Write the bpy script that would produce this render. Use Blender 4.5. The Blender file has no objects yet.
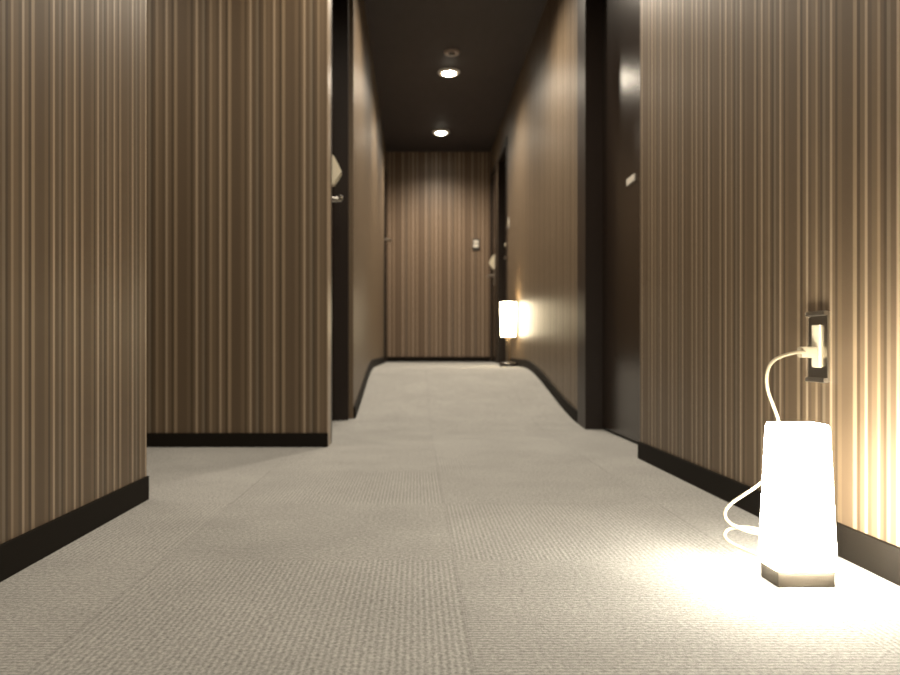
import bpy, bmesh, math
from mathutils import Vector, Matrix
S=bpy.context.scene
C=S.collection
S.view_settings.view_transform='Standard'
H=0.36; CEIL=2.41

# ---------------- helpers ----------------
def link(o,parent=None):
    C.objects.link(o)
    if parent is not None: o.parent=parent
    return o
def mesh_obj(name,bm,mat=None,parent=None,smooth=False):
    me=bpy.data.meshes.new(name)
    bmesh.ops.recalc_face_normals(bm,faces=bm.faces)
    bm.to_mesh(me); bm.free()
    if smooth:
        for p in me.polygons: p.use_smooth=True
    if mat: me.materials.append(mat)
    return link(bpy.data.objects.new(name,me),parent)
def add_box(bm,x0,x1,y0,y1,z0,z1,bev=0):
    r=bmesh.ops.create_cube(bm,size=1)
    vs=r['verts']
    for v in vs:
        v.co=Vector((x0+(v.co.x+.5)*(x1-x0),y0+(v.co.y+.5)*(y1-y0),z0+(v.co.z+.5)*(z1-z0)))
    if bev:
        es=list({e for v in vs for e in v.link_edges})
        bmesh.ops.bevel(bm,geom=es,offset=bev,segments=2,affect='EDGES',profile=.7)
def box(name,x0,x1,y0,y1,z0,z1,mat,parent=None,bev=0):
    bm=bmesh.new(); add_box(bm,x0,x1,y0,y1,z0,z1,bev)
    return mesh_obj(name,bm,mat,parent)
def struct(o,label=None):
    o['kind']='structure'
    if label: o['label']=label
    return o
def lathe(name,prof,mat,parent=None,loc=(0,0,0),seg=48,axis='Z'):
    bm=bmesh.new(); rings=[]
    for r,z in prof:
        ring=[]
        for i in range(seg):
            a=2*math.pi*i/seg
            c=Vector((r*math.cos(a),r*math.sin(a),z))
            if axis=='X': c=Vector((c.z,c.x,c.y))
            if axis=='Y': c=Vector((c.x,c.z,c.y))
            ring.append(bm.verts.new(c+Vector(loc)))
        rings.append(ring)
    for a,b in zip(rings,rings[1:]):
        for i in range(seg):
            bm.faces.new((a[i],a[(i+1)%seg],b[(i+1)%seg],b[i]))
    bmesh.ops.remove_doubles(bm,verts=bm.verts,dist=1e-6)
    return mesh_obj(name,bm,mat,parent,True)
def tube(name,pts,r,mat,parent=None):
    cu=bpy.data.curves.new(name,'CURVE'); cu.dimensions='3D'
    sp=cu.splines.new('NURBS'); sp.points.add(len(pts)-1)
    for p,q in zip(sp.points,pts): p.co=(*q,1)
    sp.use_endpoint_u=True; sp.order_u=4; sp.resolution_u=8
    cu.bevel_depth=r; cu.bevel_resolution=3; cu.use_fill_caps=True
    tmp=bpy.data.objects.new(name,cu); C.objects.link(tmp)
    dg=bpy.context.evaluated_depsgraph_get()
    me=bpy.data.meshes.new_from_object(tmp.evaluated_get(dg))
    bpy.data.objects.remove(tmp)
    me.name=name
    for p in me.polygons: p.use_smooth=True
    me.materials.clear(); me.materials.append(mat)
    return link(bpy.data.objects.new(name,me),parent)
def empty(name,loc,label,cat):
    e=bpy.data.objects.new(name,None); e.empty_display_size=.05
    C.objects.link(e); e.location=loc
    e['label']=label; e['category']=cat
    return e
def reparent(o,p):
    o.parent=p; o.matrix_parent_inverse=Matrix.Translation(-Vector(p.location))

# ---------------- materials ----------------
def pbr(name,col,rough=.5,metal=0,emi=None,es=0,spec=.5,noise=.0):
    m=bpy.data.materials.new(name); m.use_nodes=True
    nt=m.node_tree; b=nt.nodes['Principled BSDF']
    b.inputs['Base Color'].default_value=(*col,1)
    b.inputs['Roughness'].default_value=rough
    b.inputs['Metallic'].default_value=metal
    b.inputs['Specular IOR Level'].default_value=spec
    if emi:
        b.inputs['Emission Color'].default_value=(*emi,1); b.inputs['Emission Strength'].default_value=es
    if noise:
        n=nt.nodes.new('ShaderNodeTexNoise'); n.inputs['Scale'].default_value=60
        r=nt.nodes.new('ShaderNodeValToRGB')
        r.color_ramp.elements[0].color=(*[c*(1-noise) for c in col],1)
        r.color_ramp.elements[1].color=(*[c*(1+noise) for c in col],1)
        nt.links.new(n.outputs['Fac'],r.inputs['Fac']); nt.links.new(r.outputs['Color'],b.inputs['Base Color'])
    return m
def M(nt,op,a,b=None,c=None):
    n=nt.nodes.new('ShaderNodeMath'); n.operation=op
    for i,v in enumerate((a,b,c)):
        if v is None: continue
        if isinstance(v,(int,float)): n.inputs[i].default_value=v
        else: nt.links.new(v,n.inputs[i])
    return n.outputs[0]

def wallpaper(name,axis,off=0,period=.20,gain=(1,1,1),rough=.42):
    m=bpy.data.materials.new(name); m.use_nodes=True
    nt=m.node_tree; b=nt.nodes['Principled BSDF']
    g=nt.nodes.new('ShaderNodeNewGeometry'); s=nt.nodes.new('ShaderNodeSeparateXYZ')
    nt.links.new(g.outputs['Position'],s.inputs[0])
    u=M(nt,'ADD',s.outputs[axis],10+off)
    fr=M(nt,'FRACT',M(nt,'DIVIDE',u,period))
    r=nt.nodes.new('ShaderNodeValToRGB'); r.color_ramp.interpolation='LINEAR'
    def k(*c): return tuple(x*y for x,y in zip(c,gain))
    A=k(.128,.091,.056); B=k(.100,.070,.043); D=k(.066,.046,.028); t=k(.225,.168,.108); p=k(.31,.240,.165); G=k(.155,.122,.084)
    segs=[(.0,A),(.07,D),(.11,A),(.16,p),(.20,B),(.28,G),(.33,D),(.37,B),(.42,t),(.46,A),(.54,B),(.60,p),(.64,A),(.71,D),(.76,t),(.82,B)]
    cr=r.color_ramp; e=.008
    stops=[]
    for i,(q,c) in enumerate(segs):
        q2=segs[i+1][0] if i+1<len(segs) else 1.0
        stops+= [(q+e,c),(q2-e,c)]
    cr.elements[0].position=stops[0][0]; cr.elements[0].color=(*stops[0][1],1)
    cr.elements[1].position=stops[1][0]; cr.elements[1].color=(*stops[1][1],1)
    for q,c in stops[2:32]:
        el=cr.elements.new(q); el.color=(*c,1)
    nt.links.new(fr,r.inputs['Fac'])
    n=nt.nodes.new('ShaderNodeTexNoise'); n.noise_dimensions='1D'; n.inputs['Scale'].default_value=30; n.inputs['Detail'].default_value=2
    nt.links.new(u,n.inputs['W'])
    f=M(nt,'MULTIPLY_ADD',n.outputs['Fac'],.36,.82)
    mx=nt.nodes.new('ShaderNodeVectorMath'); mx.operation='SCALE'
    nt.links.new(r.outputs['Color'],mx.inputs[0]); nt.links.new(f,mx.inputs['Scale'])
    nt.links.new(mx.outputs[0],b.inputs['Base Color'])
    # satin finish: thin stripes are shinier than the ground
    sx=nt.nodes.new('ShaderNodeRGBToBW'); nt.links.new(r.outputs['Color'],sx.inputs[0])
    nt.links.new(M(nt,'MULTIPLY_ADD',sx.outputs[0],-.5,rough+.07),b.inputs['Roughness'])
    nt.links.new(M(nt,'MULTIPLY_ADD',sx.outputs[0],1.6,.22),b.inputs['Specular IOR Level'])
    return m
WY=wallpaper('striped_wallpaper_side',1)
WX=wallpaper('striped_wallpaper_front',0,.05)
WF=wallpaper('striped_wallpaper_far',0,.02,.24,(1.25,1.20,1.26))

def carpet():
    m=bpy.data.materials.new('ribbed_carpet_tiles'); m.use_nodes=True
    nt=m.node_tree; b=nt.nodes['Principled BSDF']
    g=nt.nodes.new('ShaderNodeNewGeometry'); s=nt.nodes.new('ShaderNodeSeparateXYZ')
    nt.links.new(g.outputs['Position'],s.inputs[0])
    X,Y=s.outputs[0],s.outputs[1]
    u=M(nt,'DIVIDE',M(nt,'ADD',X,10-.066),.5); v=M(nt,'DIVIDE',M(nt,'ADD',Y,10-1.37),.5)
    fu=M(nt,'FLOOR',u); fv=M(nt,'FLOOR',v)
    ck=M(nt,'MODULO',M(nt,'ADD',fu,fv),2)
    rc=M(nt,'ADD',M(nt,'MULTIPLY',X,M(nt,'SUBTRACT',1,ck)),M(nt,'MULTIPLY',Y,ck))
    n0=nt.nodes.new('ShaderNodeTexNoise'); n0.inputs['Scale'].default_value=110; n0.inputs['Detail'].default_value=4
    nt.links.new(g.outputs['Position'],n0.inputs['Vector'])
    ph=M(nt,'ADD',M(nt,'MULTIPLY',rc,2*math.pi/.0085),M(nt,'MULTIPLY',n0.outputs['Fac'],5.5))
    rib=M(nt,'MULTIPLY_ADD',M(nt,'SINE',ph),.5,.5)
    n1=nt.nodes.new('ShaderNodeTexNoise'); n1.inputs['Scale'].default_value=150; n1.inputs['Detail'].default_value=5; n1.inputs['Roughness'].default_value=.8
    nt.links.new(g.outputs['Position'],n1.inputs['Vector'])
    mr=nt.nodes.new('ShaderNodeMapRange'); mr.inputs[1].default_value=.36; mr.inputs[2].default_value=.64
    nt.links.new(n1.outputs['Fac'],mr.inputs[0])
    n2=nt.nodes.new('ShaderNodeTexNoise'); n2.inputs['Scale'].default_value=5; n2.inputs['Detail'].default_value=5
    nt.links.new(g.outputs['Position'],n2.inputs['Vector'])
    hgt=M(nt,'ADD',M(nt,'MULTIPLY',rib,.36),M(nt,'MULTIPLY',mr.outputs[0],.80))
    du=M(nt,'ABSOLUTE',M(nt,'SUBTRACT',M(nt,'FRACT',u),.5)); dv=M(nt,'ABSOLUTE',M(nt,'SUBTRACT',M(nt,'FRACT',v),.5))
    seam=M(nt,'ADD',M(nt,'GREATER_THAN',du,.4955),M(nt,'MULTIPLY',M(nt,'GREATER_THAN',dv,.4965),.4))
    wn=nt.nodes.new('ShaderNodeTexWhiteNoise'); wn.noise_dimensions='2D'
    cmb=nt.nodes.new('ShaderNodeCombineXYZ'); nt.links.new(fu,cmb.inputs[0]); nt.links.new(fv,cmb.inputs[1])
    nt.links.new(cmb.outputs[0],wn.inputs['Vector'])
    val=M(nt,'ADD',M(nt,'MULTIPLY',hgt,.66),.44)
    val=M(nt,'MULTIPLY',val,M(nt,'MULTIPLY_ADD',wn.outputs['Value'],.06,.97))
    val=M(nt,'MULTIPLY',val,M(nt,'MULTIPLY_ADD',n2.outputs['Fac'],.35,.82))
    val=M(nt,'MULTIPLY',val,M(nt,'MULTIPLY_ADD',seam,-.11,1))
    sc=nt.nodes.new('ShaderNodeVectorMath'); sc.operation='SCALE'; sc.inputs[0].default_value=(.395,.395,.38)
    nt.links.new(val,sc.inputs['Scale']); nt.links.new(sc.outputs[0],b.inputs['Base Color'])
    b.inputs['Roughness'].default_value=.95; b.inputs['Specular IOR Level'].default_value=.1
    bp=nt.nodes.new('ShaderNodeBump'); bp.inputs['Strength'].default_value=.4; bp.inputs['Distance'].default_value=.002
    nt.links.new(hgt,bp.inputs['Height']); nt.links.new(bp.outputs[0],b.inputs['Normal'])
    return m
CARP=carpet()
BASE=pbr('dark_baseboard',(.009,.007,.005),.7,spec=.1,noise=.2)
FRAME=pbr('dark_door_frame',(.016,.010,.007),.42,spec=.3,noise=.2)
DOOR=pbr('dark_glossy_door',(.020,.013,.009),.24,spec=.3,noise=.2)
CEILM=pbr('dark_ceiling_paint',(.044,.036,.037),.7,noise=.15)
CHROME=pbr('brushed_metal',(.55,.52,.47),.3,1,noise=.1)
STEEL=pbr('plate_metal',(.45,.42,.37),.28,1,noise=.1)
CREAM=pbr('cream_plastic',(.66,.60,.46),.4,noise=.05)
CORD=pbr('ivory_cord',(.34,.30,.22),.6,spec=.2,noise=.05)
BLACK=pbr('black_plastic',(.02,.018,.016),.4,noise=.1)
WHITE=pbr('white_plastic',(.7,.66,.58),.4,noise=.05)
GREYP=pbr('grey_plate_plastic',(.38,.36,.32),.4,noise=.05)
RIM=pbr('self_glowing_white_rim',(.5,.45,.38),.4,emi=(1,.8,.58),es=.12)  # faint emission puts the bulb's halo into the rim itself
DETE=pbr('beige_detector_plastic',(.30,.24,.20),.5,noise=.05)
LBASE=pbr('grey_brown_lamp_base',(.085,.073,.058),.6,spec=.1,noise=.15)
SHADE=pbr('lit_paper_shade',(.9,.88,.84),.6,emi=(1,.92,.76),es=75)
SHADE2=pbr('lit_frosted_shade',(.9,.82,.68),.6,emi=(1,.83,.55),es=26)
STEM=pbr('bronze_stem',(.10,.075,.05),.5,.2,noise=.1)
DBASE=pbr('dark_bronze_foot',(.02,.015,.012),.35,0,noise=.1)
LENS=pbr('downlight_bulb',(1,1,1),.3,emi=(1,.90,.72),es=60)

# ---------------- shell ----------------
def fz(y):
    t=(y-3.5)/(5.6-3.5); t=max(0,min(1,t))
    return .237*(.1*t+.9*(t*t*(3-2*t)))
ys=[-1.3+.1*i for i in range(0,98)]+[8.45]
bm=bmesh.new(); rows=[]
for y in ys:
    rows.append([bm.verts.new((x,y,z)) for x,z in ((-2.1,fz(y)),(1.05,fz(y)),(1.05,-.12),(-2.1,-.12))])
for a,b in zip(rows,rows[1:]):
    for i in range(4): bm.faces.new((a[i],a[(i+1)%4],b[(i+1)%4],b[i]))
bm.faces.new(rows[0]); bm.faces.new(rows[-1])
struct(mesh_obj('floor',bm,CARP),'grey-beige ribbed carpet tiles with a gentle ramp up')
struct(box('ceiling',-2.1,1.05,-1.3,8.45,CEIL,CEIL+.12,CEILM),'dark matt painted corridor ceiling')
WL='brown vertically striped wallpapered wall'
def wall(n,*a): return struct(box(n,*a),WL)
XR=.745; XF=.77; XL=-.305; YE=2.66
T=CEIL
wall('wall_right',XR,1.05,-1.3,YE,0,T,WY)
wall('wall_right',XF,1.05,3.78,6.73,0,T,WY)
wall('wall_right',XF,1.05,7.50,7.62,0,T,WY)
wall('wall_right',XF,1.05,8.20,8.28,0,T,WY)
wall('wall_right',XF,1.05,YE,3.78,2.10,T,WY)
wall('wall_right',XF,1.05,6.73,7.50,2.16,T,WY)
wall('wall_right',XF,1.05,7.62,8.20,2.16,T,WY)
wall('wall_left',-2.1,-.65,-1.3,1.93,0,T,WY)
wall('wall_left',XL-.3,XL,3.90,7.62,0,T,WY)
wall('wall_left',XL-.3,XL,8.20,8.28,0,T,WY)
wall('wall_left',XL-.3,XL,7.62,8.20,2.16,T,WY)
wall('wall_left',XL-.3,XL,3.07,3.90,2.10,T,WY)
wall('wall_front',-2.1,-.327,2.97,3.07,0,T,WX)
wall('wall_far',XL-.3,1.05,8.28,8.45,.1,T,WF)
wall('wall_back',-2.1,1.05,-1.42,-1.3,0,T,WX)
wall('wall_nook',-2.2,-2.1,1.9,3.1,0,T,WY)

# doors
def prism(name,poly,y0,y1,mat,bev=.003):
    bm=bmesh.new()
    a=[bm.verts.new((x,y0,z)) for x,z in poly]; b=[bm.verts.new((x,y1,z)) for x,z in poly]
    n=len(poly); bm.faces.new(a); bm.faces.new(b)
    for i in range(n): bm.faces.new((a[i],a[(i+1)%n],b[(i+1)%n],b[i]))
    bmesh.ops.bevel(bm,geom=list(bm.edges),offset=bev,segments=2,affect='EDGES')
    return mesh_obj(name,bm,mat)
def lock(door,x,y,z,side,lever_to,housing=True,lr=.011):
    objs=[]
    if housing:
        a=prism('lock_housing',[(x+side*d,z+.12+h) for d,h in ((0,-.052),(.020,-.058),(.045,-.022),(.057,.0),(.050,.022),(.022,.075),(0,.085))],y-.028,y+.028,CREAM)
        a['label']='cream card lock housing'; objs.append(a)
    objs.append(box('handle_plate',min(x,x+side*.008),max(x,x+side*.008),y-.027,y+.027,z-.09,z+.2,STEEL,None,.003))
    nk=lathe('handle_neck',[(0,0),(.022,0),(.022,.01),(.011,.014),(.010,.055),(0,.058)],CHROME,None,(0,0,0),24,'X')
    for v in nk.data.vertices: v.co=Vector((v.co.x*side+x,v.co.y+y,v.co.z+z))
    objs.append(nk)
    if lever_to:
        lv=tube('lever_handle',[(x+side*.05,y,z),(x+side*.058,y+(lever_to-y)*.3,z+.002),(x+side*.06,y+(lever_to-y)*.7,z+.001),(x+side*.055,lever_to,z-.003)],lr,CHROME)
        objs.append(lv)
    for o in objs: o.parent=door
def door(n,x0,x1,y0,y1,z0,z1):
    return struct(box(n,x0,x1,y0,y1,z0,z1,DOOR,None,.002),'dark glossy hotel room door')
d=door('door_1',.838,.878,2.705,3.595,.012,2.06); lock(d,.838,2.765,.98,-1,None,False)
o=box('door_label',.833,.839,3.06,3.17,1.008,1.035,WHITE,None,.002); o.parent=d; o['label']='small pale plate fixed on dark door'
d=door('door_2',-.435,-.395,3.115,3.855,.04,2.06); lock(d,-.395,3.64,1.045,1,3.56,lr=.009)
d=door('door_3',.87,.91,6.78,7.44,.24,2.12); lock(d,.87,7.33,1.2,-1,7.2)
d=door('door_4',.775,.80,7.66,8.16,.24,2.12); lock(d,.775,7.86,1.09,-1,7.98)
d=door('door_5',XL-.035,XL-.015,7.66,8.16,.24,2.12); lock(d,XL-.015,7.9,1.45,1,8.0,False)
FL='dark brown door frame'
def frame(n,xa,xb,y0,y1,w,z0,z1,w2=None):
    w2=w2 or w
    bm=bmesh.new()
    add_box(bm,xa,xb,y0,y0+w,z0,z1); add_box(bm,xa,xb,y1-w2,y1,z0,z1); add_box(bm,xa,xb,y0+w,y1-w2,z1-w,z1)
    return struct(mesh_obj(n,bm,FRAME),FL)
frame('trim_1',.762,1.0,YE+.001,3.782,.04,.0,2.10,.18)
frame('trim_2',-.60,-.327,3.071,3.898,.04,.0,2.10)
frame('trim_3',.762,1.0,6.73,7.50,.05,.2,2.16)
frame('trim_4',.760,1.0,7.62,8.20,.035,.2,2.16)
frame('trim_5',-.6,XL+.006,7.62,8.20,.035,.2,2.16)

# baseboards
def bb_y(n,xa,xb,y0,y1,h=.056):
    k=max(1,int((y1-y0)/.1)); bm=bmesh.new(); R=[]
    for i in range(k+1):
        y=y0+(y1-y0)*i/k; z=fz(y)
        R.append([bm.verts.new(c) for c in ((xa,y,z-.004),(xb,y,z-.004),(xb,y,z+h),(xa,y,z+h))])
    for a,b in zip(R,R[1:]):
        for i in range(4): bm.faces.new((a[i],a[(i+1)%4],b[(i+1)%4],b[i]))
    bm.faces.new(R[0]); bm.faces.new(R[-1])
    return struct(mesh_obj(n,bm,BASE),'dark baseboard along the carpet edge')
bb_y('baseboard_right',XR-.008,XR+.002,-1.3,YE)
bb_y('baseboard_right',XF-.010,XF+.002,3.785,6.728)
bb_y('baseboard_left',-.652,-.644,-1.3,1.93)
bb_y('baseboard_left',XL-.002,XL+.010,3.905,7.615)
struct(box('baseboard_front',-2.1,-.327,2.960,2.972,-.003,.052,BASE),'dark baseboard along the carpet edge')
struct(box('baseboard_far',XL,XF,8.268,8.282,.232,.29,BASE),'dark baseboard along the carpet edge')

# ---------------- near lamp ----------------
LX,LY=.592,1.243
lamp=empty('table_lamp',(LX,LY,0),'glowing tapered square white shade lamp standing on carpet by outlet','lamp')
def sq_ring(bm,hw,z,rad,cx,cy,seg=6):
    out=[]
    for qx,qy,a0 in ((1,1,0),(-1,1,90),(-1,-1,180),(1,-1,270)):
        for i in range(seg+1):
            a=math.radians(a0+90*i/seg)
            out.append(bm.verts.new((cx+qx*(hw-rad)+rad*math.cos(a)*1.0,cy+qy*(hw-rad)+rad*math.sin(a),z)))
    return out
def sq_loft(prof,cx,cy,dy=1):
    bm=bmesh.new(); R=[sq_ring(bm,hw,z,rd,cx,cy) for hw,z,rd in prof]; n=len(R[0])
    for r in R:
        for v in r: v.co.y=cy+(v.co.y-cy)*dy
    for a,b in zip(R,R[1:]):
        for i in range(n): bm.faces.new((a[i],a[(i+1)%n],b[(i+1)%n],b[i]))
    return bm,R
prof=[(.0465,.026,.008),(.0455,.06,.008),(.0425,.14,.008),(.0390,.225,.007),(.0378,.242,.007),(.035,.246,.005),(.0335,.244,.004),(.037,.2,.005),(.042,.05,.006),(.044,.028,.006)]
bm,R=sq_loft(prof,LX,LY,.8)
n=len(R[0])
for i in range(n): bm.faces.new((R[-1][i],R[-1][(i+1)%n],R[0][(i+1)%n],R[0][i]))
reparent(mesh_obj('lamp_shade',bm,SHADE,None,True),lamp)
bm,R=sq_loft([(.0425,0,.002),(.0435,.002,.002),(.0435,.025,.002),(.0420,.027,.002),(.014,.028,.004),(.012,.06,.004)],LX,LY,.70)
bm.faces.new(R[0]); bm.faces.new(R[-1])
reparent(mesh_obj('lamp_base',bm,LBASE),lamp)
o=lathe('light_bulb',[(0,.06),(.013,.062),(.014,.09),(.022,.12),(.025,.145),(.02,.17),(0,.18)],SHADE,None,(LX,LY,0),24); reparent(o,lamp)
cord=[(LX,1.272,.014),(.585,1.33,.014),(.560,1.375,.018),(.535,1.395,.03),(.540,1.40,.048),(.575,1.40,.052),(.61,1.39,.045),(.60,1.38,.04),(.565,1.385,.048),
 (.537,1.40,.062),(.543,1.405,.085),(.575,1.405,.105),(.625,1.40,.14),(.645,1.40,.20),(.632,1.40,.25),(.610,1.40,.295),(.618,1.405,.340),(.66,1.43,.352),(.70,1.455,.358),(.722,1.47,.356)]
o=tube('power_cord',cord,.0030,CORD); reparent(o,lamp); o['label']='ivory power cord'
bm=bmesh.new(); add_box(bm,.704,.735,1.460,1.480,.346,.366,.005); o=mesh_obj('power_plug',bm,CORD); reparent(o,lamp)

# outlet
out=empty('wall_outlet',(XR,1.47,.365),'metal wall outlet plate with cream socket and plugged-in cord','outlet')
o=box('outlet_plate',XR-.006,XR,1.438,1.508,.302,.430,STEEL,None,.002); reparent(o,out)
o=box('socket',XR-.010,XR-.005,1.459,1.487,.328,.406,CREAM,None,.002); reparent(o,out)
for zz in (.305,.427):
    o=box('plate_rim',XR-.012,XR-.004,1.438,1.508,zz-.004,zz+.004,CHROME,None,.0015); reparent(o,out)

# ---------------- far lamp ----------------
FX,FY,FZ=.692,6.0,fz(6.0)
fl=empty('table_lamp',(FX,FY,FZ),'glowing cylindrical shade lamp on slim stem beside baseboard','lamp')
def L2(*a,**k):
    o=lathe(*a,**k); reparent(o,fl); return o
L2('lamp_base',[(0,0),(.068,0),(.070,.018),(.056,.030),(.016,.036),(0,.036)],DBASE,None,(FX,FY,FZ))
L2('lamp_stem',[(.018,.02),(.018,.1),(.018,.225),(.02,.235),(.02,.27),(0,.27)],STEM,None,(FX,FY,FZ),24)
L2('lamp_shade',[(.054,.225),(.060,.480),(.057,.480),(.051,.227),(.054,.225)],SHADE2,None,(FX,FY,FZ))
L2('light_bulb',[(0,.27),(.012,.272),(.028,.32),(.03,.35),(.02,.38),(0,.385)],SHADE2,None,(FX,FY,FZ),24)

# ---------------- ceiling things ----------------
for i,(x,y) in enumerate(((.243,5.9),(.235,7.52))):
    e=empty('downlight',(x,y,CEIL),'round recessed ceiling downlight with white rim, switched on','light'); e['group']='corridor ceiling downlights'
    o=lathe('downlight_rim',[(.048,0),(.080,0),(.082,-.004),(.072,-.012),(.052,-.014),(.048,0)],RIM,None,(x,y,CEIL)); reparent(o,e)
    o=lathe('downlight_bulb',[(0,-.024),(.028,-.022),(.046,-.012),(.048,0)],LENS,None,(x,y,CEIL)); reparent(o,e)
sd=empty('smoke_detector',(.247,5.5,CEIL),'small round beige smoke detector on dark ceiling','smoke detector')
o=lathe('detector_body',[(.026,-.006),(.030,-.014),(.05,-.014),(.056,-.004),(.056,0)],DETE,None,(.247,5.5,CEIL)); reparent(o,sd)
o=lathe('detector_cap',[(0,-.024),(.014,-.022),(.022,-.010),(.026,-.004)],BLACK,None,(.247,5.5,CEIL),24); reparent(o,sd)

# wall plates
sw=empty('wall_switch',(.62,8.28,1.45),'black framed switch plate with white keys on striped wall','switch')
o=box('switch_plate',.583,.657,8.272,8.28,1.39,1.51,BLACK,None,.002); reparent(o,sw)
for k in (1.42,1.462):
    o=box('switch_key',.594,.646,8.267,8.273,k,k+.034,WHITE,None,.002); reparent(o,sw)
rp=empty('wall_switch',(XF,6.62,1.47),'small pale switch plate beside dark door frame','switch')
o=box('switch_plate',XF-.006,XF,6.60,6.66,1.37,1.46,GREYP,None,.002); reparent(o,rp)
o=box('switch_key',XF-.009,XF-.005,6.615,6.645,1.395,1.435,CREAM,None,.001); reparent(o,rp)

# ---------------- lights ----------------
def spot(x,y,e,ang=155,size=.06):
    l=bpy.data.lights.new('downlight_and_fill','SPOT'); l.energy=e; l.color=(1,.87,.70); l.spot_size=math.radians(ang); l.spot_blend=1; l.shadow_soft_size=size
    o=bpy.data.objects.new('downlight_and_fill',l); C.objects.link(o); o.location=(x,y,CEIL-.06-(size if size>.1 else 0))
for y,e in ((7.52,125),(5.9,115),(4.25,130),(2.6,112),(.9,92)): spot(.23 if y>3 else .05,y,e)
spot(-1.3,2.45,35,size=.25)  # soft spot over the left nook
spot(0,-.7,60,size=.2)  # added unseen fill behind the camera, not a downlight
w=bpy.data.worlds.new('w'); S.world=w; w.use_nodes=True
w.node_tree.nodes['Background'].inputs[0].default_value=(.02,.015,.01,1)

cam=bpy.data.cameras.new('camera'); co=bpy.data.objects.new('camera',cam); C.objects.link(co)
co.location=(0,0,H); co.rotation_euler=(math.radians(90),0,0)
cam.sensor_width=36; cam.lens=32; cam.shift_x=34/900; cam.shift_y=12.5/900; cam.clip_start=.01
cam.dof.use_dof=True; cam.dof.focus_distance=1.1; cam.dof.aperture_fstop=6.0
S.camera=co
